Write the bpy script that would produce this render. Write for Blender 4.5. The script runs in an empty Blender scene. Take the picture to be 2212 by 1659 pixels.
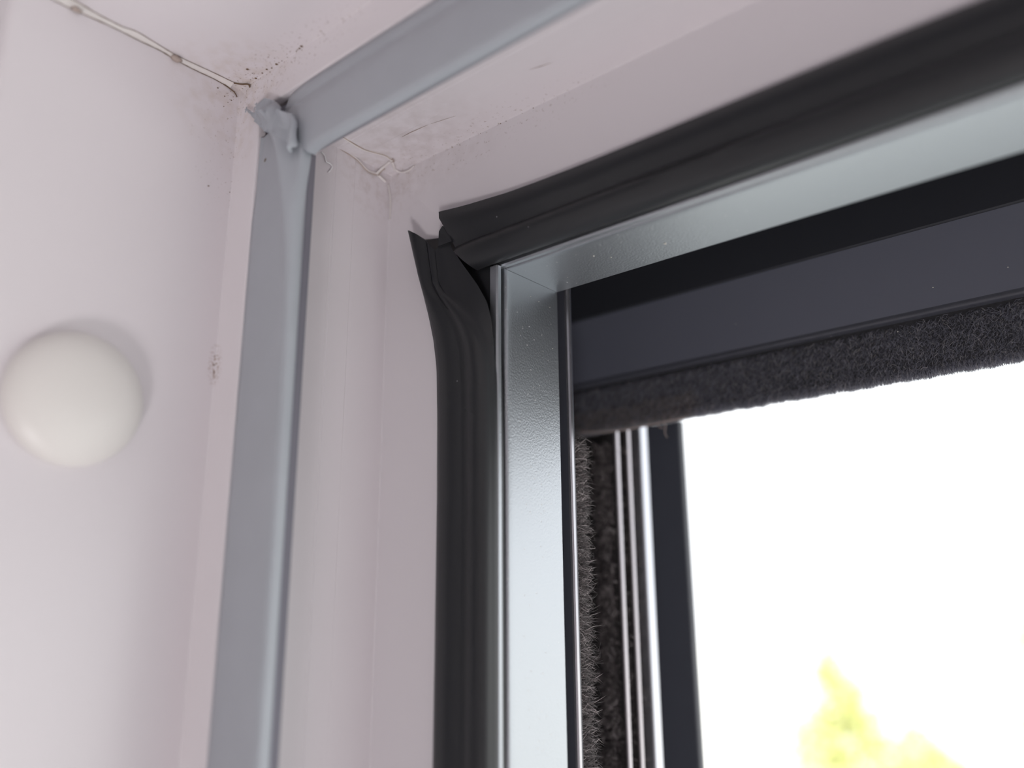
import bpy, bmesh, math, random
import numpy as np
from mathutils import Matrix, Vector, noise

random.seed(7)
rng = np.random.default_rng(7)
S = bpy.context.scene
COL = S.collection
MM = 0.001
ZT = 2.2            # height of the frame's upper reveal face above the floor (m)

# ------------------------------------------------------------------ camera
cam = bpy.data.cameras.new('camera')
cam.sensor_fit = 'HORIZONTAL'
cam.sensor_width = 17.3
cam.lens = 1829.66 / 2212.0 * 17.3
cam.clip_start = 0.002
cam.clip_end = 300
cam.dof.use_dof = True
cam.dof.focus_distance = 0.128
cam.dof.aperture_fstop = 4.2
co = bpy.data.objects.new('camera', cam)
COL.objects.link(co)
R_ = Vector((0.76876302, 0.63949898, -0.00666839))
D_ = Vector((-0.17572285, 0.20119369, -0.96366103))
F_ = Vector((-0.61491861, 0.74199875, 0.26704486))
m = Matrix((R_, -D_, -F_)).transposed().to_4x4()
m.translation = Vector((0.10149, -0.0593, ZT - 0.07649))
co.matrix_world = m
S.camera = co

# ------------------------------------------------------------------ world, sun, exposure
SKY = 1.9
w = bpy.data.worlds.new('overcast')
S.world = w
w.use_nodes = True
bgn = w.node_tree.nodes['Background']
bgn.inputs[0].default_value = (0.95, 0.98, 1.0, 1)
bgn.inputs[1].default_value = SKY
sun = bpy.data.lights.new('sun', 'SUN')
sun.energy = 6.0
sun.angle = math.radians(3)
sun.color = (1.0, 0.96, 0.88)
so = bpy.data.objects.new('sun', sun)
so.rotation_euler = (math.radians(42), 0, math.radians(12))   # high, from behind the house
so.location = (0, -4, 8)
COL.objects.link(so)
FILL_W = 34.5       # power of the added, unseen fill lamp
S.cycles.max_bounces = 6
S.view_settings.view_transform = 'Standard'
S.view_settings.look = 'None'
S.view_settings.exposure = 0.07
S.view_settings.gamma = 1.0
S.view_settings.use_curve_mapping = False

# ------------------------------------------------------------------ materials
def new_mat(name):
    mt = bpy.data.materials.new(name)
    mt.use_nodes = True
    nt = mt.node_tree
    b = nt.nodes['Principled BSDF']
    return mt, nt, b

def N(nt, typ, **kw):
    n = nt.nodes.new(typ)
    for k, v in kw.items():
        setattr(n, k, v)
    return n

def mat(name, col, rough=0.5, metal=0.0, spec=0.5, bump=None, var=None, specks=None):
    """bump=(scale per m, strength, distance); var=(scale, amount); specks=(scale, threshold, colour)"""
    mt, nt, b = new_mat(name)
    b.inputs['Base Color'].default_value = (*col, 1)
    b.inputs['Roughness'].default_value = rough
    b.inputs['Metallic'].default_value = metal
    b.inputs['Specular IOR Level'].default_value = spec
    tc = N(nt, 'ShaderNodeTexCoord')
    src = None
    if var:
        nz = N(nt, 'ShaderNodeTexNoise'); nz.inputs['Scale'].default_value = var[0]; nz.inputs['Detail'].default_value = 4
        nt.links.new(tc.outputs['Object'], nz.inputs['Vector'])
        mx = N(nt, 'ShaderNodeMix', data_type='RGBA')
        mx.inputs['A'].default_value = (*[c * (1 - var[1]) for c in col], 1)
        mx.inputs['B'].default_value = (*[min(1, c * (1 + var[1])) for c in col], 1)
        nt.links.new(nz.outputs['Fac'], mx.inputs['Factor'])
        src = mx.outputs['Result']
        nt.links.new(src, b.inputs['Base Color'])
    if specks:
        vo = N(nt, 'ShaderNodeTexVoronoi'); vo.inputs['Scale'].default_value = specks[0]
        nt.links.new(tc.outputs['Object'], vo.inputs['Vector'])
        lt = N(nt, 'ShaderNodeMath', operation='LESS_THAN'); lt.inputs[1].default_value = specks[1]
        nt.links.new(vo.outputs['Distance'], lt.inputs[0])
        # keep only some of the cells
        sp = N(nt, 'ShaderNodeSeparateColor'); nt.links.new(vo.outputs['Color'], sp.inputs[0])
        gt = N(nt, 'ShaderNodeMath', operation='GREATER_THAN'); gt.inputs[1].default_value = specks[3] if len(specks) > 3 else 0.6
        nt.links.new(sp.outputs[0], gt.inputs[0])
        mu = N(nt, 'ShaderNodeMath', operation='MULTIPLY')
        nt.links.new(lt.outputs[0], mu.inputs[0]); nt.links.new(gt.outputs[0], mu.inputs[1])
        mx2 = N(nt, 'ShaderNodeMix', data_type='RGBA')
        mx2.inputs['A'].default_value = (*col, 1)
        if src: nt.links.new(src, mx2.inputs['A'])
        mx2.inputs['B'].default_value = (*specks[2], 1)
        nt.links.new(mu.outputs[0], mx2.inputs['Factor'])
        nt.links.new(mx2.outputs['Result'], b.inputs['Base Color'])
        if metal > 0:
            sb = N(nt, 'ShaderNodeMath', operation='MULTIPLY_ADD')
            sb.inputs[1].default_value = -metal; sb.inputs[2].default_value = metal
            nt.links.new(mu.outputs[0], sb.inputs[0]); nt.links.new(sb.outputs[0], b.inputs['Metallic'])
    if bump:
        nb = N(nt, 'ShaderNodeTexNoise'); nb.inputs['Scale'].default_value = bump[0]; nb.inputs['Detail'].default_value = 3
        nt.links.new(tc.outputs['Object'], nb.inputs['Vector'])
        bp = N(nt, 'ShaderNodeBump'); bp.inputs['Strength'].default_value = bump[1]; bp.inputs['Distance'].default_value = bump[2]
        nt.links.new(nb.outputs['Fac'], bp.inputs['Height'])
        nt.links.new(bp.outputs['Normal'], b.inputs['Normal'])
    return mt

def grime_mat(name, col, rough):
    """white plastic with yellowish grime and mould gathered around the welded corner"""
    mt, nt, b = new_mat(name)
    b.inputs['Roughness'].default_value = rough
    b.inputs['Specular IOR Level'].default_value = 0.5
    tc = N(nt, 'ShaderNodeTexCoord')
    last = None
    base = N(nt, 'ShaderNodeRGB'); base.outputs[0].default_value = (*col, 1)
    last = base.outputs[0]
    def spot(center, radius, colour, scale, lo, hi, amount, squash=(1, 1, 1)):
        nonlocal last
        mp = N(nt, 'ShaderNodeMapping'); mp.vector_type = 'POINT'
        mp.inputs['Scale'].default_value = [s / (radius * MM) for s in squash]
        mp.inputs['Location'].default_value = [-c * MM * s / (radius * MM) for c, s in zip(center, squash)]
        nt.links.new(tc.outputs['Object'], mp.inputs['Vector'])
        gr = N(nt, 'ShaderNodeTexGradient', gradient_type='SPHERICAL')
        nt.links.new(mp.outputs[0], gr.inputs[0])
        nz = N(nt, 'ShaderNodeTexNoise'); nz.inputs['Scale'].default_value = scale; nz.inputs['Detail'].default_value = 5
        nt.links.new(tc.outputs['Object'], nz.inputs['Vector'])
        mr = N(nt, 'ShaderNodeMapRange'); mr.inputs['From Min'].default_value = lo; mr.inputs['From Max'].default_value = hi
        nt.links.new(nz.outputs['Fac'], mr.inputs['Value'])
        mu = N(nt, 'ShaderNodeMath', operation='MULTIPLY'); nt.links.new(gr.outputs[1], mu.inputs[0]); nt.links.new(mr.outputs[0], mu.inputs[1])
        m2 = N(nt, 'ShaderNodeMath', operation='MULTIPLY'); m2.use_clamp = True
        nt.links.new(mu.outputs[0], m2.inputs[0]); m2.inputs[1].default_value = amount
        mx = N(nt, 'ShaderNodeMix', data_type='RGBA')
        nt.links.new(last, mx.inputs['A']); mx.inputs['B'].default_value = (*colour, 1)
        nt.links.new(m2.outputs[0], mx.inputs['Factor'])
        last = mx.outputs['Result']
    spot((2, 0, -2), 13, (0.50, 0.38, 0.24), 500, 0.42, 0.78, 0.5)
    spot((7, 0, -0.5), 14, (0.22, 0.13, 0.08), 2200, 0.60, 0.68, 1.0, (0.5, 3, 3))
    spot((0.3, -1, -8), 10, (0.25, 0.16, 0.10), 2200, 0.64, 0.72, 0.7, (3, 1.2, 0.6))
    spot((0, -0.2, -43), 3.4, (0.32, 0.2, 0.13), 2600, 0.50, 0.60, 1.0, (2, 3, 1))
    spot((16, 19, -5), 17, (0.38, 0.30, 0.26), 420, 0.35, 0.80, 0.42, (1, 1, 2))
    spot((6, 22, -6), 10, (0.42, 0.32, 0.26), 900, 0.45, 0.75, 0.4)
    spot((20, 26, -5), 22, (0.3, 0.22, 0.16), 1800, 0.62, 0.72, 0.8, (0.6, 4, 4))
    nt.links.new(last, b.inputs['Base Color'])
    nb = N(nt, 'ShaderNodeTexNoise'); nb.inputs['Scale'].default_value = 900; nb.inputs['Detail'].default_value = 2
    nt.links.new(tc.outputs['Object'], nb.inputs['Vector'])
    bp = N(nt, 'ShaderNodeBump'); bp.inputs['Strength'].default_value = 0.05; bp.inputs['Distance'].default_value = 0.0002
    nt.links.new(nb.outputs['Fac'], bp.inputs['Height']); nt.links.new(bp.outputs['Normal'], b.inputs['Normal'])
    return mt

def fibre_mat(name, c1, c2, c3, rough=0.6):
    mt, nt, b = new_mat(name)
    g = N(nt, 'ShaderNodeNewGeometry')
    cr = N(nt, 'ShaderNodeValToRGB')
    e = cr.color_ramp.elements
    e[0].position = 0.0; e[0].color = (*c1, 1)
    e[1].position = 0.8; e[1].color = (*c2, 1)
    e2 = e.new(0.97); e2.color = (*c3, 1)
    nt.links.new(g.outputs['Random Per Island'], cr.inputs[0])
    nt.links.new(cr.outputs[0], b.inputs['Base Color'])
    b.inputs['Roughness'].default_value = rough
    return mt

M_PVC = grime_mat('white_pvc', (0.80, 0.758, 0.782), 0.28)
M_CAP = mat('cap_plastic', (0.82, 0.79, 0.76), 0.38)
M_SEALANT = mat('weld_plastic', (0.80, 0.76, 0.74), 0.4)
M_GRIME = mat('grime_thread', (0.16, 0.10, 0.06), 0.9, var=(900, 0.5))
M_GRIME2 = mat('pale_grime', (0.46, 0.38, 0.34), 0.9, var=(900, 0.4))
M_GREY = mat('grey_rubber', (0.41, 0.435, 0.475), 0.42, var=(120, 0.06), bump=(1500, 0.05, 0.0002), specks=(260, 0.08, (0.15, 0.12, 0.09), 0.86))
M_BASE_SHADE = mat('seal_base_shaded', (0.19, 0.185, 0.225), 0.5)  # shade on the seal's back leg, put into the colour
M_BLACK = mat('black_rubber', (0.022, 0.023, 0.026), 0.40, spec=0.5, bump=(2500, 0.08, 0.0002), specks=(520, 0.05, (0.25, 0.25, 0.26), 0.93))
M_ALU = mat('metallic_paint', (0.43, 0.45, 0.48), 0.42, metal=0.95, bump=(3300, 0.32, 0.00016), specks=(1100, 0.13, (0.55, 0.55, 0.56), 0.90))
M_DARK = mat('anthracite_paint', (0.060, 0.063, 0.078), 0.36, spec=0.6, bump=(3000, 0.12, 0.0001), specks=(420, 0.05, (0.4, 0.4, 0.42), 0.95))
M_PANEL = mat('matt_anthracite', (0.098, 0.104, 0.132), 0.5, spec=0.35, bump=(3000, 0.12, 0.0001))
M_FIN = mat('fin_edge', (0.50, 0.47, 0.50), 0.35, metal=0.85)
M_RAIL = mat('rail_edge', (0.58, 0.59, 0.64), 0.3, metal=0.9)
M_FELT = fibre_mat('felt_fibre', (0.09, 0.093, 0.115), (0.24, 0.245, 0.30), (0.42, 0.40, 0.40))
M_DUST = fibre_mat('dusty_fibre', (0.05, 0.043, 0.043), (0.22, 0.19, 0.18), (0.5, 0.43, 0.4))
M_PILE = fibre_mat('pile_fibre', (0.03, 0.026, 0.027), (0.20, 0.17, 0.172), (0.62, 0.55, 0.55))
M_LINT = mat('lint', (0.95, 0.94, 0.95), 0.8)
M_WALL = mat('wall_paint', (0.78, 0.76, 0.77), 0.85, bump=(60, 0.1, 0.002))
M_CEIL = mat('ceiling_paint', (0.82, 0.80, 0.79), 0.9)
M_FLOOR = mat('floor_wood', (0.46, 0.42, 0.40), 0.45, var=(6, 0.15))
M_LAWN = mat('lawn', (0.40, 0.415, 0.41), 0.9, var=(8, 0.25))
M_GRAVEL = mat('pale_gravel', (0.66, 0.66, 0.64), 0.9, var=(20, 0.15))
M_LEAF = mat('leaf_yellow_green', (0.66, 0.68, 0.30), 0.6, var=(5, 0.2))
M_LEAF2 = mat('leaf_green', (0.55, 0.68, 0.42), 0.6, var=(5, 0.2))
M_BARK = mat('bark', (0.30, 0.24, 0.18), 0.9)
M_RENDER = mat('outside_render', (0.74, 0.73, 0.71), 0.9)

# ------------------------------------------------------------------ mesh helpers (profile points in mm, a = inward from the reveal, b = outward)
def link(name, verts, faces, material, parent=None, smooth=None):
    me = bpy.data.meshes.new(name)
    me.from_pydata([tuple(v) for v in verts], [], faces)
    me.update()
    if material: me.materials.append(material)
    if smooth is not None:
        me.polygons.foreach_set('use_smooth', [True] * len(me.polygons))
        me.set_sharp_from_angle(angle=math.radians(smooth))
    bm = bmesh.new(); bm.from_mesh(me)
    bmesh.ops.recalc_face_normals(bm, faces=bm.faces)
    bm.to_mesh(me); bm.free()
    o = bpy.data.objects.new(name, me)
    COL.objects.link(o)
    if parent:
        o.parent = parent
        o.matrix_parent_inverse = Matrix.Identity(4)
    return o

def tag(o, label=None, cat=None, group=None, kind=None):
    if label: o['label'] = label
    if cat: o['category'] = cat
    if group: o['group'] = group
    if kind: o['kind'] = kind
    return o

def empty(name):
    """thing at the frame corner: children carry coordinates relative to that corner"""
    o = bpy.data.objects.new(name, None)
    o.empty_display_size = 0.01
    o.location = (0, 0, ZT)
    COL.objects.link(o)
    return o

def loft(rows, closed=True, cap=True):
    """rows: list of equal-length point lists -> verts, faces"""
    n = len(rows[0]); v = [p for r in rows for p in r]; f = []
    for i in range(len(rows) - 1):
        for j in range(n if closed else n - 1):
            k = (j + 1) % n
            f.append((i * n + j, i * n + k, (i + 1) * n + k, (i + 1) * n + j))
    if cap and closed:
        f.append(tuple(range(n))); f.append(tuple(range((len(rows) - 1) * n, len(rows) * n)))
    return v, f

def P(a, b, z): return (a * MM, b * MM, z * MM)

WIN_W, WIN_H = 1180.0, 1380.0        # frame size between the reveal faces (mm)
def arc(cx, cy, r, a0, a1, n=5):
    return [(cx + r * math.cos(math.radians(a0 + (a1 - a0) * i / n)), cy + r * math.sin(math.radians(a0 + (a1 - a0) * i / n))) for i in range(n + 1)]

def jamb(prof, gap=0.0, zend=None):
    ze = zend
    return loft([[P(a, b, -a - gap) for a, b in prof], [P(a, b, (ze if ze is not None else -(WIN_H - a))) for a, b in prof]])
def head(prof, gap=0.0, xend=None):
    return loft([[P(a + gap, b, -a) for a, b in prof], [P((xend if xend is not None else WIN_W - a), b, -a) for a, b in prof]])
def jamb_r(prof):
    return loft([[P(WIN_W - a, b, -a) for a, b in prof], [P(WIN_W - a, b, -(WIN_H - a)) for a, b in prof]])
def sill(prof):
    return loft([[P(a, b, -(WIN_H - a)) for a, b in prof], [P(WIN_W - a, b, -(WIN_H - a)) for a, b in prof]])

def tube(pts, r, n=5, taper=False):
    """tube along points (mm)"""
    pts = [Vector(p) for p in pts]; rows = []
    for i, p in enumerate(pts):
        t = (pts[min(i + 1, len(pts) - 1)] - pts[max(i - 1, 0)]).normalized()
        u = t.cross(Vector((0.3, 0.7, 0.64))).normalized(); v = t.cross(u)
        rr = (r[i] if isinstance(r, (list, tuple)) else r)
        rows.append([tuple((p + (u * math.cos(k * 2 * math.pi / n) + v * math.sin(k * 2 * math.pi / n)) * rr) * MM) for k in range(n)])
    return loft(rows)

def smooth_path(pts, n=6):
    pts = [Vector(p) for p in pts]; out = []
    for i in range(len(pts) - 1):
        p0 = pts[max(i - 1, 0)]; p1 = pts[i]; p2 = pts[i + 1]; p3 = pts[min(i + 2, len(pts) - 1)]
        for k in range(n):
            t = k / n
            out.append(0.5 * ((2 * p1) + (p2 - p0) * t + (2 * p0 - 5 * p1 + 4 * p2 - p3) * t * t + (-p0 + 3 * p1 - 3 * p2 + p3) * t ** 3))
    out.append(pts[-1]); return out

def box(x0, x1, y0, y1, z0, z1):
    v = [(x, y, z) for z in (z0, z1) for y in (y0, y1) for x in (x0, x1)]
    f = [(0, 1, 3, 2), (4, 6, 7, 5), (0, 4, 5, 1), (2, 3, 7, 6), (0, 2, 6, 4), (1, 5, 7, 3)]
    return v, f

def merge(*vf):
    V = []; F = []
    for v, f in vf:
        o = len(V); V += list(v); F += [tuple(i + o for i in q) for q in f]
    return V, F

# ------------------------------------------------------------------ room and house shell (metres)
def structure(name, vf, m_, label, cat):
    o = link(name, *vf, m_)
    return tag(o, label, cat, kind='structure')

X0, X1, Y0, YI, YO, ZC = -1.1, 2.6, -3.3, -0.14, 0.05, 2.55
wx0, wx1 = -0.030, WIN_W * MM + 0.030
wz1, wz0 = ZT + 0.030, ZT - WIN_H * MM - 0.030
structure('wall_front', merge(box(X0 - .2, wx0, YI, YO, 0, ZC + .35), box(wx1, X1 + .2, YI, YO, 0, ZC + .35),
          box(wx0, wx1, YI, YO, 0, wz0), box(wx0, wx1, YI, YO, wz1, ZC + .35)), M_WALL, 'pale wall around the window opening', 'wall')
structure('wall_left', box(X0 - .2, X0, Y0 - .2, YI, 0, ZC), M_WALL, 'pale side wall of the room left of the window', 'wall')
structure('wall_right', box(X1, X1 + .2, Y0 - .2, YI, 0, ZC), M_WALL, 'pale side wall of the room right of the window', 'wall')
structure('wall_back', box(X0, X1, Y0 - .2, Y0, 0, ZC), M_WALL, 'pale wall at the back of the room', 'wall')
structure('floor', box(X0 - .2, X1 + .2, Y0 - .2, YI, -.15, 0), M_FLOOR, 'light wooden floor of the room', 'floor')
structure('ceiling', box(X0 - .2, X1 + .2, Y0 - .2, YI, ZC, ZC + .35), M_CEIL, 'white ceiling of the room', 'ceiling')

# unseen fill lamp added behind and below the camera to brighten the frame
lamp = bpy.data.objects.new('fill_lamp', None); lamp.location = (0.82, -0.9, 0); COL.objects.link(lamp)
tag(lamp, 'unseen standing lamp added as fill light for the frame', 'lamp')
def lathe(prof, n=24):
    return loft([[(r * math.cos(k * 2 * math.pi / n), r * math.sin(k * 2 * math.pi / n), z) for k in range(n)] for r, z in prof])
link('base', *lathe([(.13, 0), (.13, .015), (.02, .03)]), M_DARK, lamp)
link('pole', *lathe([(.01, .03), (.01, .61)], 12), M_DARK, lamp)
link('lamp_socket', *lathe([(.03, .59), (.04, .62), (.04, .635)]), M_CEIL, lamp)
lt = bpy.data.lights.new('fill_light', 'POINT'); lt.shadow_soft_size = 0.16; lt.energy = FILL_W; lt.color = (1.0, 0.96, 0.98)
lo = bpy.data.objects.new('fill_light', lt); COL.objects.link(lo); lo.parent = lamp; lo.location = (0, 0, .80)

# ------------------------------------------------------------------ garden
structure('ground', box(-40, 40, YO + .02, 90, -.35, -.2), M_GRAVEL, 'pale bright ground far beyond the window', 'ground')
tag(link('lawn', *box(-9, 9, YO + .05, 6.6, -.2, -.18), M_LAWN), 'lawn in front of the window', 'lawn', kind='structure')

def shrub(name, cx, cy, z0, h, rx, n, leaf, label, seed, lsize=0.055):
    r = random.Random(seed)
    root = bpy.data.objects.new(name, None); root.location = (cx, cy, z0); COL.objects.link(root)
    V = []; F = []
    for i in range(n):
        while True:
            p = Vector((r.uniform(-1, 1), r.uniform(-1, 1), r.uniform(-1, 1)))
            if .25 < p.length < 1: break
        taper = 1 - .45 * max(0, p.z)
        c = Vector((p.x * rx * taper, p.y * rx * taper, h * (.53 + .47 * p.z)))
        c += Vector((noise.noise(c * 3 + Vector((seed, 0, 0))), noise.noise(c * 3 + Vector((0, seed, 0))), 0)) * rx * .5
        d = Vector((r.gauss(0, 1), r.gauss(0, 1), r.gauss(0.3, .8))).normalized()
        e = d.cross(Vector((r.gauss(0, 1), r.gauss(0, 1), r.gauss(0, 1)))).normalized()
        s = lsize * r.uniform(.7, 1.4); k = len(V)
        V += [c, c + d * s + e * s * .45, c + d * 2 * s, c + d * s - e * s * .45]; F.append((k, k + 1, k + 2, k + 3))
    link('foliage', V, F, leaf, root)
    st = []
    for i in range(5):
        a = i * 1.3 + seed
        st.append(tube([(0, 0, 0), (rx * 300 * math.cos(a), rx * 300 * math.sin(a), h * 400), (rx * 550 * math.cos(a), rx * 550 * math.sin(a), h * 800)], [22, 14, 5], 6))
    link('stem', *merge(*st), M_BARK, root)
    return tag(root, label, 'shrub', 'shrubs in the garden')

shrub('garden_shrub', -2.82, 8.0, -.2, 2.05, .40, 1700, M_LEAF, 'blurred yellow-green shrub low in the bright garden near the guide rail', 1)
shrub('garden_shrub', -2.62, 9.6, -.2, 1.25, .42, 1100, M_LEAF, 'low blurred yellowish shrub at the bottom edge right of the taller one', 2)
shrub('garden_shrub', -1.12, 8.2, -.2, 2.95, .50, 1500, M_LEAF2, 'tall blurred green shrub at the right edge of the picture', 3)

# ------------------------------------------------------------------ the white window frame
win = empty('window_1')
tag(win, 'white plastic window frame with a welded upper corner', 'window frame', kind='structure')
front = [(1.2, -31.5)]
pvc = ([(-30, -31.5), (-1.2, -31.5)] + arc(-1.2, -30.3, 1.2, -90, 0, 4) + [(0, -0.2)] + arc(0.2, -0.2, 0.2, 180, 90, 2) +
       [(5.2, 0)] + arc(5.2, 0.4, 0.4, -90, 0, 3) + [(5.6, 1.2), (5.0, 1.6), (5.0, 14.0), (4.9, 14.15), (4.9, 14.4), (5.0, 14.55),
        (5.0, 18.2), (4.9, 18.35), (4.9, 25.65)] + arc(5.25, 25.65, 0.35, 180, 90, 2) + [(17.8, 26), (17.8, 30), (22, 30), (22, 43.2), (-30, 43.2)])
tag(link('frame_jamb', *jamb(pvc), M_PVC, win, smooth=25), 'upright white jamb profile at the left')
tag(link('frame_head', *head(pvc), M_PVC, win, smooth=25), 'white head profile running across the top')
link('frame_jamb', *jamb_r(pvc), M_PVC, win, smooth=25)
link('frame_sill', *sill(pvc), M_PVC, win, smooth=25)

# welded corner: ragged bead of plastic along the reveal corner, with dirt caught on both edges
up = [(0.75, -31, 0), (0.6, -24.4, 0), (0.35, -21.8, 0), (0.4, -18.4, 0), (0.9, -16.5, 0), (0.55, -13.1, 0), (0.35, -10.2, 0), (0.75, -5.1, 0), (0.95, -1.8, 0)]
lw = [(0, -31, -1.0), (0, -24.85, -0.95), (0, -22.8, -0.76), (0, -19.5, -0.5), (0, -15.7, -0.45), (0, -12.8, -0.3), (0, -10.9, -0.45), (0, -8.9, -0.52), (0, -6.8, -0.48), (0, -4.6, -0.35), (0, -2.7, -0.44), (0, -1.1, -0.78)]
def samp(path, b):
    for p, q in zip(path, path[1:]):
        if p[1] <= b <= q[1]:
            t = (b - p[1]) / (q[1] - p[1]); return [p[i] + (q[i] - p[i]) * t for i in range(3)]
    return path[-1] if b > path[-1][1] else path[0]
rows = []
for i in range(60):
    b = -31 + i * 29.2 / 59
    x = samp(up, b)[0] + .06 * math.sin(b * 3.1); z = samp(lw, b)[2] + .05 * math.sin(b * 4.3 + 1)
    rows.append([P(-.1, b, .1), P(x, b, .1), P(x, b, -.05), P(x * .45, b, z * .45 - .03), P(.05, b, z), P(-.1, b, z)])
link('weld_bead', *loft(rows), M_SEALANT, win, smooth=60)
g1 = smooth_path([(p[0] + .07, p[1], p[2] - .05) for p in up], 5); g2 = smooth_path([(p[0] + .05, p[1], p[2] - .08) for p in lw], 5)
rad = lambda n, r0, s: [max(.02, r0 * (.55 + .9 * abs(noise.noise(Vector((i * .35, s, 0))))) ) for i in range(n)]
gr = [tube(g1, rad(len(g1), .065, 1)), tube(g2, rad(len(g2), .065, 5))]
gr.append(tube(smooth_path([(0.95, -1.8, -.1), (1.6, -.9, -.12), (2.5, -.35, -.25), (2.7, -.2, -.75)], 5), .12))
gr.append(tube(smooth_path([(.1, -2.7, -.5), (.15, -1.2, -.9), (.15, -.6, -1.5)], 5), .08))
link('grime_line', *merge(*gr), M_GRIME, win)
# little clot of fluff stuck in the corner line, and one nearer the room
for c, s in (((.35, -10.5, -.55), .62), ((.4, -24.2, -1.0), .5)):
    bm = bmesh.new(); bmesh.ops.create_icosphere(bm, subdivisions=2, radius=s * MM)
    for v in bm.verts:
        v.co *= 1 + .35 * noise.noise(v.co * 2600)
        v.co = Vector((v.co.x * .8 + c[0] * MM, v.co.y * 1.25 + c[1] * MM, v.co.z * .7 + c[2] * MM))
    me = bpy.data.meshes.new('dirt_clot'); bm.to_mesh(me); bm.free()
    me.materials.append(M_GRIME2); me.polygons.foreach_set('use_smooth', [True] * len(me.polygons))
    o = bpy.data.objects.new('dirt_clot', me); COL.objects.link(o); o.parent = win

# second weld, in the corner of the rebate behind the grey seal: raised Y-shaped seams
ws = [tube(smooth_path([(8.19, 13.0, -5.0), (7.9, 17.3, -5.0), (9.0, 20.6, -5.0), (8.8, 22.4, -5.0), (7.2, 24.6, -5.2)], 6), [.24] * 25),
      tube(smooth_path([(5.0, 14.6, -4.6), (4.95, 18.3, -5.1), (4.95, 20.8, -6.2), (4.95, 22.8, -6.0), (5.0, 24.6, -6.6)], 6), [.24] * 25),
      tube(smooth_path([(5.0, 22.6, -6.1), (6.0, 23.0, -5.2), (8.4, 22.6, -5.0)], 5), .26),
      tube(smooth_path([(5.1, 25.2, -7.0), (5.2, 25.7, -9.5), (5.1, 25.8, -13.0)], 5), .14),
      tube(smooth_path([(7.2, 24.8, -5.1), (7.6, 25.6, -5.4), (9.2, 25.8, -5.6), (10.6, 25.75, -5.3)], 5), .15)]
link('weld_seam', *merge(*ws), M_SEALANT, win, smooth=60)
gs = [tube(smooth_path([(8.3, 13.0, -5.1), (8.05, 17.3, -5.1), (9.15, 20.6, -5.1), (9.0, 22.3, -5.1)], 6), .10),
      tube(smooth_path([(5.05, 14.7, -4.9), (5.05, 18.3, -5.35), (5.05, 20.8, -6.45), (5.05, 22.8, -6.2)], 6), .09),
      tube(smooth_path([(5.2, 22.9, -6.3), (5.7, 23.1, -5.6), (6.4, 23.2, -5.3)], 5), .12),
      tube(smooth_path([(8.6, 22.6, -5.15), (8.95, 22.9, -5.1), (9.2, 22.2, -5.1)], 5), .12),
      tube([(15.05, 18.87, -5.02), (17, 18.85, -5.02), (18.7, 18.97, -5.02), (20.5, 19.1, -5.02)], [.02, .06, .05, .01]),
      tube([(21, 19.2, -5.02), (23, 19.6, -5.02), (25.3, 20.1, -5.02)], [.01, .03, .01]),
      tube([(40.4, 18.6, -5.02), (42, 19, -5.02), (43.8, 19.4, -5.02)], [.01, .045, .01])]
link('grime_line', *merge(*gs), M_GRIME2, win)
# crumbs of dirt
cr = []
def crumb(x, y, z, s):
    rows = [[(x * MM + math.cos(k * 1.2566 + s) * s * MM * q * (1 + .3 * math.sin(k * 2.3)), y * MM + math.sin(k * 1.2566 + s) * s * MM * q, z * MM + zz * s * MM) for k in range(5)] for q, zz in ((.4, -.5), (1, 0), (.4, .5))]
    cr.append(loft(rows))
for y, z in ((-2.52, -2.3), (-2.5, -4.0), (-3.72, -1.53), (-.35, -41.8), (-.3, -43.0), (-.25, -44.0), (-.3, -17.0), (-3.66, -17.4), (-1.9, -3.0), (-1.4, -2.4)):
    crumb(.02, y, z, random.uniform(.09, .2))
for x, y in ((4.93, -1.3), (3.4, -.6), (6.07, -.4), (9.36, -.3), (10.57, -.25), (13.89, -.2), (14.7, -.3), (15.3, -.4), (7.3, -.5), (8.1, -.2), (5.2, -2.3), (11.8, -.2), (4.3, -.3)):
    crumb(x, y, -.02, random.uniform(.08, .24))
for x in (16, 21, 24.5, 29, 30.5, 34.2, 36):
    crumb(x + random.uniform(-1, 1), 25.7, -5.2, random.uniform(.05, .13))
tag(link('dirt_crumbs', *merge(*cr), M_GRIME, win), 'brown crumbs of dirt along the corners', kind='stuff')

# ------------------------------------------------------------------ aluminium cladding outside the frame
clad = empty('aluminium_cladding')
tag(clad, 'satin metallic cladding lining the outer edge of the window frame, mitred at its corner', 'cladding')
alu = [(22.0, 30.0), (26.0, 30.0)] + arc(25.95, 30.5, .5, -80, 0, 3) + [(26.42, 31.5), (26.15, 42.9)] + arc(25.65, 42.9, .5, 0, 90, 4) + [(22.0, 43.4)]
tag(link('jamb_profile', *jamb(alu, gap=.03), M_ALU, clad, smooth=30), 'upright satin metal strip')
tag(link('head_profile', *head(alu, gap=.03), M_ALU, clad, smooth=30), 'satin metal strip across the top')

lip = [(25.2, 27.9), (26.3, 27.9), (26.55, 28.15), (26.55, 28.75), (26.3, 29.0), (25.2, 29.0)]
link('edge_lip', *loft([[P(a, b, z) for a, b in lip] for z in (-26.45, -(WIN_H - 30))]), M_ALU, clad, smooth=30)
link('edge_lip', *loft([[P(x, b + .85, -a + .1) for a, b in lip] for x in (24.2, WIN_W - 30)]), M_ALU, clad, smooth=30)
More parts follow.
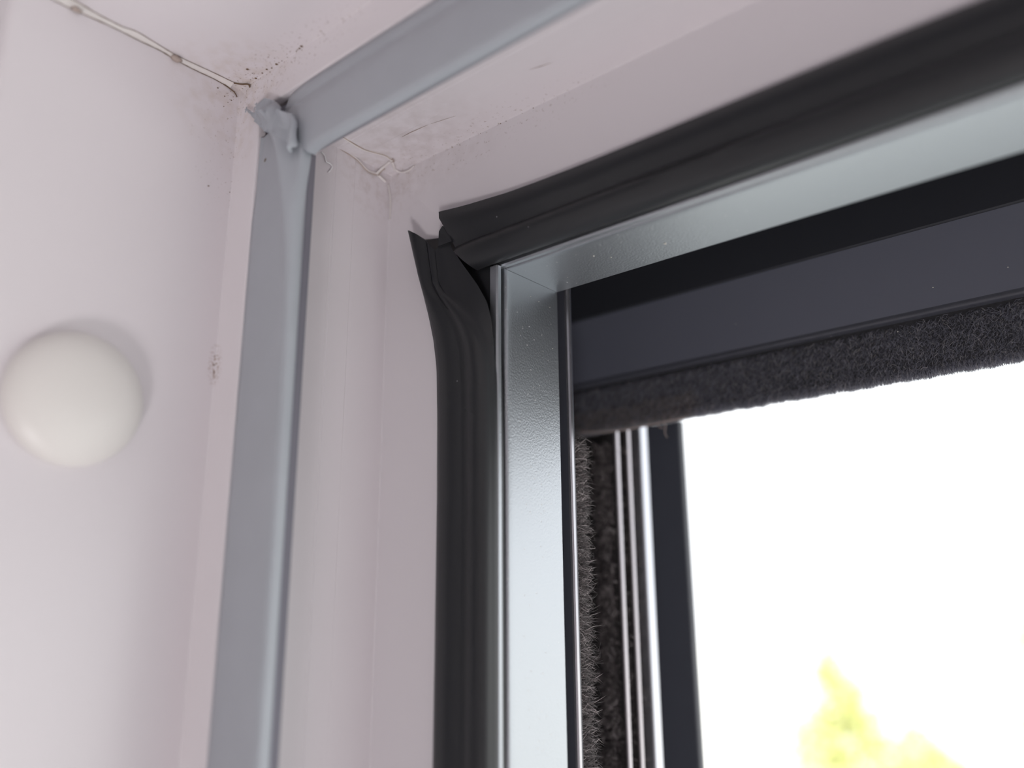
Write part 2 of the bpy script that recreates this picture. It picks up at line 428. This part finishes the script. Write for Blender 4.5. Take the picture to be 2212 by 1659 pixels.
# ------------------------------------------------------------------ grey rubber seal (head strip, jamb strip)
# closed section of the straight strip: root, flat room-side face with a shallow groove, rolled edge, back
GS = [(5.7, 0.45), (6.0, -0.05), (7.4, -0.32), (8.0, -0.12), (8.35, -0.12), (8.9, -0.45), (11.0, -0.62), (14.0, -0.80), (16.1, -0.92), (16.6, -0.88), (16.9, -0.68), (17.0, -0.3), (17.0, 0.3), (16.9, 0.75), (16.5, 1.05), (14.6, 1.3), (6.2, 1.3), (5.75, 1.0)]
GB = [(6.0, 1.3), (15.7, 1.3), (15.4, 2.2), (13.95, 4.1), (6.0, 4.1)]
gh = empty('grey_seal')
tag(gh, 'grey rubber seal strip running along the head of the white frame', 'seal', 'grey rubber seals')
rows = []
for i, t in enumerate([0, .6, 1.3, 2.2, 3.4, 5, 8, 14, 30, 60, 120, 400, WIN_W - 40]):
    r = []
    for a, b in GS:
        x = a + t if t < 300 else (WIN_W - a if t > 500 else t)
        # the free end is pinched and dips behind the torn corner
        e = math.exp(-t / 2.2)
        lip = max(0, (a - 8) / 9.6)
        r.append(P(max(x, 9.8 + (t if t < 300 else t)) + .9 * e * lip, b + 1.7 * e * (1 - .75 * lip), -a + .8 * e * lip * 0 - .25 * e * lip))
    rows.append(r)
link('strip', *loft(rows), M_GREY, gh, smooth=50)

tag(link('seal_base', *head(GB, gap=.5, xend=WIN_W - 30), M_BASE_SHADE, gh), 'base of the grey seal, its shade put into the darker colour')
gj = empty('grey_seal')
tag(gj, 'grey rubber seal strip running down the jamb of the white frame, torn at its top', 'seal', 'grey rubber seals')
# a raised fold leaves the torn corner and runs into the rolled edge further down
fold_c = [(-11, 11.5), (-14, 13.2), (-17.5, 14.2), (-21, 15.0), (-26, 15.9), (-33, 16.4), (-45, 16.6), (-1400, 16.6)]
fold_h = [(-11, 1.7), (-14, 1.7), (-17.5, 1.55), (-21, 1.3), (-26, .9), (-33, .35), (-45, 0), (-1400, 0)]
def lerp(tab, z):
    for (z0, v0), (z1, v1) in zip(tab, tab[1:]):
        if z0 >= z >= z1: return v0 + (v1 - v0) * (z0 - z) / (z0 - z1)
    return tab[0][1] if z > tab[0][0] else tab[-1][1]
GJ = [(5.7, 0.45), (6.0, -0.05), (7.0, -0.22), (8.0, -0.28)] + [(8.6 + .4 * k, -.30 - .034 * k) for k in range(18)] + [(15.8, -.9), (16.2, -0.92), (16.6, -0.88), (16.9, -0.68), (17.0, -0.3), (17.0, 0.3), (16.9, 0.75), (16.5, 1.05), (14.6, 1.3), (6.2, 1.3), (5.75, 1.0)]
zs = [-10.0, -10.8] + [-11.5 - .9 * k for k in range(30)] + [-40, -46, -55, -70, -100, -200, -(WIN_H - 30)]
rows = []
for z in zs:
    fc = lerp(fold_c, z); fh = lerp(fold_h, z); sg = 1.1
    r = []
    for j, (a, b) in enumerate(GJ):
        bb = b; aa = a
        if 5.9 < a < 17.8 and b < .8:
            gsn = math.exp(-((a - fc) / sg) ** 2)
            bb -= fh * gsn
            dip = max(0, 1 - (-z - 10) / 14)
            if a < fc: bb += .8 * dip * (1 - gsn)
            else: bb += .9 * dip * (1 - gsn)
        r.append(P(aa, bb, z))
    rows.append(r)
link('strip', *loft(rows), M_GREY, gj, smooth=60)

tag(link('seal_base', *jamb(GB, gap=.5, zend=-(WIN_H - 30)), M_BASE_SHADE, gj), 'base of the grey seal, its shade put into the darker colour')
# the torn, melted lump at the corner: sheet traced over the corner, crumpled and with thickness
out = [(3.17, -5.13), (3.75, -5.16), (4.67, -6.01), (6.15, -6.86), (5.99, -6.49), (6.65, -6.32), (6.35, -5.74), (7.3, -6.15), (8.09, -6.23), (8.71, -5.87), (9.87, -6.45), (11.05, -7.26), (12.01, -8.26),
       (12.86, -9.28), (13.16, -10.05), (14.47, -10.75), (16.86, -12.25), (16.97, -13.34), (16.75, -15.0), (16.9, -16.9), (16.4, -17.5), (15.2, -16.2), (14.0, -15.6), (12.6, -15.0), (11.4, -12.9), (10.44, -11.37), (9.7, -11.3), (9.31, -10.91), (8.9, -11.1), (8.5, -10.5), (7.39, -9.61), (5.68, -7.64), (3.93, -5.61)]
bm = bmesh.new()
vs = [bm.verts.new((x, -1.0, z)) for x, z in out]
fc = bm.faces.new(vs)
bmesh.ops.triangulate(bm, faces=[fc])
bmesh.ops.subdivide_edges(bm, edges=bm.edges[:], cuts=3, use_grid_fill=True)
bmesh.ops.triangulate(bm, faces=bm.faces[:])
def lump_b(x, z):
    # ridge from the outer corner down to the fold, second ridge to the right-hand tip, hollow between
    def seg(p, q):
        p = Vector(p); q = Vector(q); v = Vector((x, z)); t = max(0, min(1, (v - p).dot(q - p) / (q - p).length_squared)); return (v - p - (q - p) * t).length
    d1 = min(seg((8.5, -7.6), (11.2, -10.2)), seg((11.2, -10.2), (13.4, -14.5)))
    d2 = min(seg((11.5, -9.2), (16.6, -12.4)), seg((16.6, -12.4), (16.5, -17)))
    b = -.75 - 1.45 * math.exp(-(d1 / .85) ** 2) - 1.15 * math.exp(-(d2 / .7) ** 2) + .8 * math.exp(-((x - 14.6) ** 2 + (z + 13.4) ** 2) / 1.4)
    b += .5 * noise.noise(Vector((x * .9, z * .9, 0))) + .22 * noise.noise(Vector((x * 2.6, z * 2.6, 4)))
    if x < 6.2: b += .3
    return b
for v in bm.verts: v.co.y = lump_b(v.co.x, v.co.z)
r_ = bmesh.ops.solidify(bm, geom=bm.faces[:], thickness=0.45)
for v in bm.verts: v.co *= MM
me = bpy.data.meshes.new('torn_corner'); bm.to_mesh(me); bm.free(); me.materials.append(M_GREY)
me.polygons.foreach_set('use_smooth', [True] * len(me.polygons)); me.set_sharp_from_angle(angle=math.radians(55))
bm = bmesh.new(); bm.from_mesh(me); bmesh.ops.recalc_face_normals(bm, faces=bm.faces); bm.to_mesh(me); bm.free()
tc_ = bpy.data.objects.new('torn_corner', me); COL.objects.link(tc_); tc_.parent = gj
tag(tc_, 'ragged torn lump of grey rubber at the corner')
# wisps on the torn edge
wi = [tube(smooth_path([(12.9, -.9, -9.6), (14.2, -1.2, -9.3), (15.6, -1.0, -9.7), (17, -.8, -9.9)], 5), .05),
      tube(smooth_path([(6.4, -.8, -5.8), (5.9, -.9, -5.5), (6.1, -.9, -5.2)], 4), .07),
      tube(smooth_path([(3.2, -.7, -5.1), (2.8, -.6, -5.2), (2.9, -.5, -4.3)], 4), .08),
      tube(smooth_path([(6.0, -.8, -6.5), (5.6, -.9, -6.0), (5.8, -.9, -5.7)], 4), .07)]
link('torn_shred', *merge(*wi), M_GREY, gj)

# ------------------------------------------------------------------ black rubber seal
BS = [(17.3, 25.85), (17.5, 25.45), (18.4, 25.15), (19.6, 25.05), (20.8, 25.3), (21.8, 25.75), (22.3, 25.85), (22.7, 25.5), (23.4, 25.15), (24.3, 25.2), (25.2, 25.6), (25.9, 26.3), (26.25, 27.0), (26.35, 27.4), (26.3, 27.7), (25.8, 27.8), (25.2, 28.2),
      (24.6, 29.6), (21.6, 29.6), (21.3, 26.4), (19.6, 25.75), (18.4, 25.75)]
bh = empty('black_seal')
tag(bh, 'black rubber seal strip running along the head above the metal cladding', 'seal', 'black rubber seals')
# end of the head strip: cut edge given by the x at which each part of the section stops
def head_end(a):
    tab = [(15.5, 17.6), (16.2, 17.3), (17.9, 17.7), (19.2, 18.7), (23.2, 20.0), (26.2, 22.6), (29, 25.2)]
    for (a0, x0), (a1, x1) in zip(tab, tab[1:]):
        if a0 <= a <= a1: return x0 + (x1 - x0) * (a - a0) / (a1 - a0)
    return tab[0][1] if a < tab[0][0] else tab[-1][1]
rows = []
for t in [0, .7, 1.5, 2.5, 4, 6, 9, 13, 18, 24, 30, 36, 42, 48, 54, 60, 66, 72, 80, 90, 105, 130, 180, 300, WIN_W - 60]:
    r = []
    for j, (a, b) in enumerate(BS):
        lip = max(0, min(1, (22 - a) / 4.7)) if (j <= 6 or j >= 19) else 0
        e = math.exp(-t / 9.0); e2 = math.exp(-t / 1.6)
        aa = a - 1.45 * e * lip + (.25 * math.sin(t / 14) if 9 < t < 130 else 0) * lip * .6
        bb = b - .9 * e * lip
        # a kink in the rib
        if 22.3 < a < 26: 
            k = math.exp(-((t - 40) / 9) ** 2); bb -= .45 * k * math.exp(-((a - 23.4) / .9) ** 2); aa += .4 * k
        x = head_end(aa) + t
        if t > 500: x = WIN_W - a
        r.append(P(x, bb + .25 * e2, -aa))
    rows.append(r)
link('strip', *loft(rows), M_BLACK, bh, smooth=45)
link('gap_backing', *loft([[P(x, b, -a) for a, b in ((17.9, 28.7), (25.1, 28.7), (25.1, 29.9), (17.9, 29.9))] for x in (26.1, WIN_W - 30)]), M_BLACK, bh)  # black backing added so the gap behind the strip looks dark

bj = empty('black_seal')
tag(bj, 'black rubber seal strip running down the jamb, its cut top curling away from the corner', 'seal', 'black rubber seals')
edge = [(-18.0, 11.9), (-22.3, 12.76), (-25.6, 13.47), (-29.3, 14.48), (-32.9, 15.37), (-36.7, 16.15), (-41.1, 16.7), (-48, 17.0), (-61, 17.25), (-80, 17.3), (-1400, 17.3)]
vall = [(-18, 15.8), (-21.6, 16.4), (-25.0, 16.75), (-27.5, 17.0), (-29.3, 18.2), (-32.5, 21.4), (-35.6, 24.2), (-39.0, 25.7), (-44.2, 26.2), (-56.0, 26.3), (-1400, 26.3)]
bead = [(-18, 17.9), (-20.7, 18.7), (-22.4, 19.25), (-25.8, 21.5), (-29.2, 23.9), (-32.3, 25.6), (-35.1, 26.3), (-38.5, 26.45), (-45.9, 26.5), (-1400, 26.5)]
zz = [0, .5, 1.1, 1.8] + [2.6 + .8 * k for k in range(36)] + [33, 37, 42, 50, 62, 80, 120, 250, 600, 1290]
BJ = [(0, .85), (.02, .45), (.12, .15), (.25, .0), (.38, .05), (.5, .55), (.6, .75), (.68, .45), (.78, .2), (.9, .35), (.97, .75), (1.0, 1.3), (1.15, 1.65), (1.4, 1.95), (1.7, 2.2), (2.0, 2.6), (1.95, 2.8), (1.3, 3.4), (1.0, 4.5), (.55, 4.5), (.5, 1.3), (.25, .7)]
rows = []
for t in zz:
    r = []
    for q, db in BJ:
        # cut top: highest at the flap tip, lowest in the valley, rising again along the bead
        if q <= 1.0: z0 = -18.0 - 4.2 * q ** 1.4
        else: z0 = -22.2 + 2.6 * min(1, (q - 1.0) / .5)
        z = z0 - t if t < 28 else min(z0 - 28, -18.0 - t) if t < 60 else -18.0 - t
        E = lerp(edge, z); Vv = lerp(vall, z); Bd = lerp(bead, z)
        aa = E + q * (Vv - E) if q <= 1.0 else Vv + (q - 1.0) * (Bd - Vv)
        cur = max(0, 1 - (-z - 18) / 24)
        bb = 25.0 + db
        if q <= 1.0: bb -= 2.0 * cur ** 1.6 * max(0, 1 - q * .8)
        if q >= 1.0 and db < 4: bb -= 1.7 * max(0, min(1, 1 - (-z - 22) / 22)) * (db / 2.5)
        r.append(P(aa, bb, z))
    rows.append(r)
link('strip', *loft(rows), M_BLACK, bj, smooth=60)
link('gap_backing', *loft([[P(a, b, z) for a, b in ((17.9, 28.6), (25.1, 28.6), (25.1, 29.9), (17.9, 29.9))] for z in (-17.9, -(WIN_H - 30))]), M_BLACK, bj)  # added black block that darkens the crack at the corner
# small scrap of rubber standing in the gap at the corner
v, f = loft([[P(x, b, z) for x, z, b in ((17.0, -21.6, 25.2), (17.3, -19.3, 25.0), (18.1, -18.7, 24.9), (19.0, -19.0, 25.2), (19.6, -21.5, 25.4))],
             [P(x, b, z) for x, z, b in ((17.0, -21.6, 25.7), (17.3, -19.3, 25.5), (18.1, -18.7, 25.5), (19.0, -19.0, 25.8), (19.6, -21.5, 25.9))]])
link('torn_scrap', v, f, M_BLACK, bj)

# ------------------------------------------------------------------ screw cover cap on the reveal
cap = bpy.data.objects.new('screw_cap', None); cap.location = (0, -17.9 * MM, ZT - 51.2 * MM); COL.objects.link(cap)
tag(cap, 'round white domed screw cover cap on the reveal of the jamb', 'screw cap')
prof = [(7.95, 0.0), (8.05, .35), (8.0, .9), (7.75, 1.5), (7.2, 2.1), (6.3, 2.65), (5.0, 3.1), (3.4, 3.42), (1.7, 3.58), (.05, 3.62)]
rows = [[(h * MM, r * MM * math.cos(k * math.pi / 32), r * MM * math.sin(k * math.pi / 32)) for k in range(64)] for r, h in prof]
link('dome', *loft(rows), M_CAP, cap, smooth=60)

# ------------------------------------------------------------------ fibres
def fibres(name, base, tip, rad, material, parent, bend=0.0, kind='stuff', label=None):
    """base, tip: (n,3) arrays in mm; 3-sided tapered hairs with one bend"""
    n = len(base); d = tip - base; L = np.linalg.norm(d, axis=1, keepdims=True); t = d / L
    rnd = rng.normal(size=(n, 3)); u = np.cross(t, rnd); u /= np.linalg.norm(u, axis=1, keepdims=True); v = np.cross(t, u)
    mid = base + d * .5 + (u * rng.normal(size=(n, 1)) + v * rng.normal(size=(n, 1))) * L * bend
    rad = np.broadcast_to(np.asarray(rad, float).reshape(-1, 1), (n, 1))
    V = np.empty((n, 7, 3))
    for k in range(3):
        o = u * math.cos(k * 2.0944) + v * math.sin(k * 2.0944)
        V[:, k] = base + o * rad; V[:, 3 + k] = mid + o * rad * .9
    V[:, 6] = tip
    V = V.reshape(-1, 3) * MM
    q = np.array([[0, 1, 4], [0, 4, 3], [1, 2, 5], [1, 5, 4], [2, 0, 3], [2, 3, 5], [3, 4, 6], [4, 5, 6], [5, 3, 6]])
    F = (q[None] + (np.arange(n) * 7)[:, None, None]).reshape(-1, 3)
    me = bpy.data.meshes.new(name)
    me.vertices.add(len(V)); me.vertices.foreach_set('co', V.ravel())
    me.loops.add(F.size); me.loops.foreach_set('vertex_index', F.ravel().astype(np.int32))
    me.polygons.add(len(F)); me.polygons.foreach_set('loop_start', np.arange(0, F.size, 3, dtype=np.int32)); me.polygons.foreach_set('loop_total', np.full(len(F), 3, dtype=np.int32))
    me.materials.append(material); me.update(calc_edges=True); me.validate()
    o = bpy.data.objects.new(name, me); COL.objects.link(o); o.parent = parent
    return tag(o, label, kind=kind)

# ------------------------------------------------------------------ shutter head: dark box with a felt brush hanging from it
sb = empty('shutter_box')
tag(sb, 'dark anthracite shutter box under the cladding with a fuzzy brush along its lower edge', 'shutter box')
def xbar(loop, x0, x1): return loft([[P(x0, b, z) for b, z in loop], [P(x1, b, z) for b, z in loop]])
XE = WIN_W - 24
FB = 78.0
link('casing', *merge(xbar([(44, 30), (44, -6), (45.5, -6), (45.5, 28)], 1.0, XE), xbar([(44, 30), (130, 30), (130, 28), (45.5, 28)], 1.0, XE), xbar([(128, 28), (130, 28), (130, -5), (128, -5)], 1.0, XE)), M_DARK, sb)
link('upper_strip', *xbar([(72.5, 28), (72.5, -18.9), (72.8, -19.2), (84, -19.2), (84, 28)], 2.5, XE), mat('matt_black_paint', (0.030, 0.032, 0.039), 0.5, spec=0.3), sb)
link('end_plate', *xbar([(47.8, 28), (112, 28), (112, -33), (72.5, -33), (47.8, -33)], .6, 2.3), M_DARK, sb)
link('front_panel', *xbar([(72.7, -19.25), (76.6, -30.6), (86, -30.6), (86, -19.25)], 2.5, XE), M_PANEL, sb)
link('brush_holder', *xbar([(76.6, -30.6)] + [(76.9 + .35 * math.cos(t), -31.1 + .4 * math.sin(t)) for t in (2.6, 3.3, 4.0, 4.7)] + [(77.6, -31.6), (86, -31.6), (86, -30.6)], 2.5, XE), M_DARK, sb, smooth=60)
link('felt_core', *xbar([(78.0, -31.6), (77.9, -39.4), (78.4, -40.3), (80.2, -40.1), (80.6, -31.6)], 2.5, XE), mat('felt_core', (0.03, 0.03, 0.034), .9), sb)
def felt_edge(x): return -41.1 + .10 * np.sin(x * .7) + .07 * np.sin(x * 2.1 + 1)
def felt(n, x0, x1, material, name, label, zlo=-39.6, zhi=-31.8):
    x = rng.uniform(x0, x1, n); z0 = rng.uniform(zlo, zhi, n)
    base = np.stack([x, np.full(n, 78.15), z0], 1)
    tip = base + np.stack([rng.normal(0, .7, n), -np.abs(rng.normal(.35, .25, n)), -rng.uniform(.5, 1.7, n)], 1)
    tip[:, 2] = np.maximum(tip[:, 2], felt_edge(x) - np.abs(rng.normal(0, .1, n)))
    m_ = n // 2                                                  # fringe along the lower edge
    xb = rng.uniform(x0, x1, m_)
    b2 = np.stack([xb, rng.uniform(77.9, 80.0, m_), rng.uniform(-40.2, -39.0, m_)], 1)
    t2 = np.stack([xb + rng.normal(0, .3, m_), b2[:, 1] + rng.normal(0, .2, m_), felt_edge(xb) - np.abs(rng.normal(0, .13, m_)) + .1], 1)
    return fibres(name, np.concatenate([base, b2]), np.concatenate([tip, t2]), rng.uniform(.022, .045, n + m_), material, sb, .12, 'stuff', label)
felt(34000, 4, 110, M_FELT, 'brush', 'dark felt brush hanging from the box')
felt(8000, 110, XE, M_FELT, 'brush', None)
felt(5500, 3.0, 31, M_DUST, 'brush_dust', 'brown dusty end of the felt brush', -40.0, -36.0)
# loose dust threads hanging from the end of the brush
th = [tube(smooth_path([(24.5, 78.0, -41.1), (24.9, 78.0, -42.1), (24.6, 78.1, -43.2), (25.0, 78.1, -44.2)], 4), .08),
      tube(smooth_path([(23.2, 78.0, -41.1), (23.6, 77.9, -42.0), (24.4, 78.0, -42.3)], 4), .09),
      tube(smooth_path([(6, 77.6, -40.4), (11, 77.5, -41.2), (17, 77.5, -41.5), (23, 77.6, -41.3), (29, 77.7, -41.1)], 5), .13)]
link('dust_thread', *merge(*th), mat('dust_thread', (.42, .34, .31), .9), sb)

# ------------------------------------------------------------------ guide rail with pile seals beside the jamb
gr_ = empty('guide_rail')
tag(gr_, 'dark shutter guide rail with grey pile brushes beside the upright metal strip', 'guide rail')
ZB = -(WIN_H - 30)
def zbar(loop, z0, z1=ZB): return loft([[P(a, b, z0) for a, b in loop], [P(a, b, z1) for a, b in loop]])
ff = link('front_flange', *zbar([(.5, 46)] + [(25.4, 46)] + arc(25.45, 46.45, .45, -85, 5, 4) + [(25.9, 47.2), (25.5, 47.7), (.5, 47.7)], -6.5), M_DARK, gr_, smooth=30)
link('flange_edge', *zbar([(25.45, 45.97), (25.8, 46.0), (25.98, 46.25), (25.98, 46.8), (25.5, 46.95)], -6.5), mat('flange_edge', (.45, .44, .47), .2, metal=.85), ff, smooth=30)
link('rail_web', *zbar([(.5, 47.7), (2, 47.7), (2, 112), (.5, 112)], -33.05), M_DARK, gr_)
link('back_flange', *zbar([(2, 90.3), (11.6, 90.3)] + arc(11.6, 90.7, .4, -90, 0, 3) + [(12.0, 92.9), (2, 92.9)], -33), M_RAIL, gr_, smooth=30)
link('outer_plate', *zbar([(2, 110), (10.1, 110)] + arc(10.1, 110.5, .5, -90, 0, 3) + [(10.6, 112), (2, 112)], -33), M_DARK, gr_, smooth=30)
core = mat('pile_core', (0.02, 0.018, 0.018), .95)
for b in (81.0, 85.2):
    fin = link('seal_fin', *zbar([(2, b + .2), (11.5, b + .2), (11.5, b + .95), (2, b + .95)], -33), core, gr_)
    link('fin_edge', *zbar([(11.5, b + .1), (11.8, b), (12.0, b + .15), (12.0, b + 1.0), (11.8, b + 1.15), (11.5, b + 1.05)], -33), M_FIN, fin)
link('brush_backing', *zbar([(12, 47.7), (23.6, 47.7), (23.6, 50), (23.0, 52.6), (20, 53.2), (12, 52)], -49.5), core, gr_)
link('brush_backing', *zbar([(2, 90), (9.6, 90), (9.6, 82), (9.0, 81), (2, 81)], -36), core, gr_)
def pile(n, z0, z1, name, near, label):
    z = z0 + (z1 - z0) * rng.uniform(0, 1, n)
    if near:
        a0 = rng.uniform(20.5, 24.2, n); b0 = rng.uniform(47.9, 52.0, n)
        base = np.stack([a0, b0, z], 1)
        tip = base + np.stack([rng.normal(.55, .7, n), rng.uniform(.8, 2.6, n), rng.normal(0, .75, n)], 1)
        tip[:, 1] = np.minimum(tip[:, 1], 53.9 + .45 * np.sin(z * 1.3) + .3 * np.sin(z * 3.1) + rng.normal(0, .35, n))
        tip[:, 0] = np.minimum(tip[:, 0], 25.7 + rng.normal(0, .25, n))
    else:
        a0 = rng.uniform(7.0, 10.2, n); b0 = rng.uniform(79.6, 90.0, n)
        base = np.stack([a0, b0, z], 1)
        tip = base + np.stack([rng.normal(.7, .8, n), -rng.uniform(.4, 3.6, n), rng.normal(0, .8, n)], 1)
        tip[:, 1] = np.maximum(tip[:, 1], 77.6 + .45 * np.sin(z * 1.1 + 2) + rng.normal(0, .35, n))
        tip[:, 0] = np.minimum(tip[:, 0], 11.8 + rng.normal(0, .3, n))
    return fibres(name, base, tip, rng.uniform(.028, .06, n), M_PILE, gr_, .22, 'stuff', label)
pile(15000, -49.3, -112, 'pile_brush', True, 'near pile brush of the guide rail')
pile(15000, -43.3, -112, 'pile_brush', False, 'far pile brush of the guide rail')
pile(6000, -112, ZB, 'pile_brush', True, None)
pile(6000, -112, ZB, 'pile_brush', False, None)

M_FLECK = mat('pale_dust', (.62, .60, .54), .9)
def flecks(parent, pts, label):
    global cr
    cr = []
    for x, y, z, s_ in pts: crumb(x, y, z, s_)
    return tag(link('dust_flecks', *merge(*cr), M_FLECK, parent), label, kind='stuff')
flecks(clad, [(38.9, 34.8, -26.36, .16), (40.5, 36.9, -26.34, .12), (48.8, 37.9, -26.32, .22), (31.3, 38.9, -26.28, .07), (43.3, 41.2, -26.22, .06), (26.34, 36.0, -29.0, .09), (26.3, 38.1, -29.2, .07),
              (26.22, 41.0, -29.3, .09), (26.36, 34.0, -34.4, .06), (26.2, 41.2, -32.1, .07), (26.28, 39.0, -37, .06), (26.22, 41.5, -36, .08)], 'pale dust flecks on the metal')
flecks(bh, [(22.2, 25.35, -20.4, .13)], 'pale dust fleck on the rubber')
flecks(sb, [(73.8, 75.6, -27.9, .14), (84.1, 75.4, -27.5, .12), (67.5, 77.3, -33.2, .14), (39.7, 77.3, -36.8, .13), (41.6, 75.1, -26.5, .08)], 'pale dust flecks on the box')
# ------------------------------------------------------------------ lint and specks lying on things
ln = link('lint_thread', *tube(smooth_path([(5.1, 11.4, -7.2), (5.12, 12.0, -7.5), (5.12, 12.4, -8.4), (5.12, 13.1, -8.4), (5.15, 13.5, -8.8), (5.12, 13.2, -9.6), (5.1, 12.9, -10.0)], 5), .11), M_LINT)
ln.location = (.0001, 0, ZT)
tag(ln, 'tiny white lint thread on the white rebate below the grey seal corner', 'lint')
for o in bpy.data.objects:
    if o.parent and o.type == 'MESH': o.matrix_parent_inverse = Matrix.Identity(4)
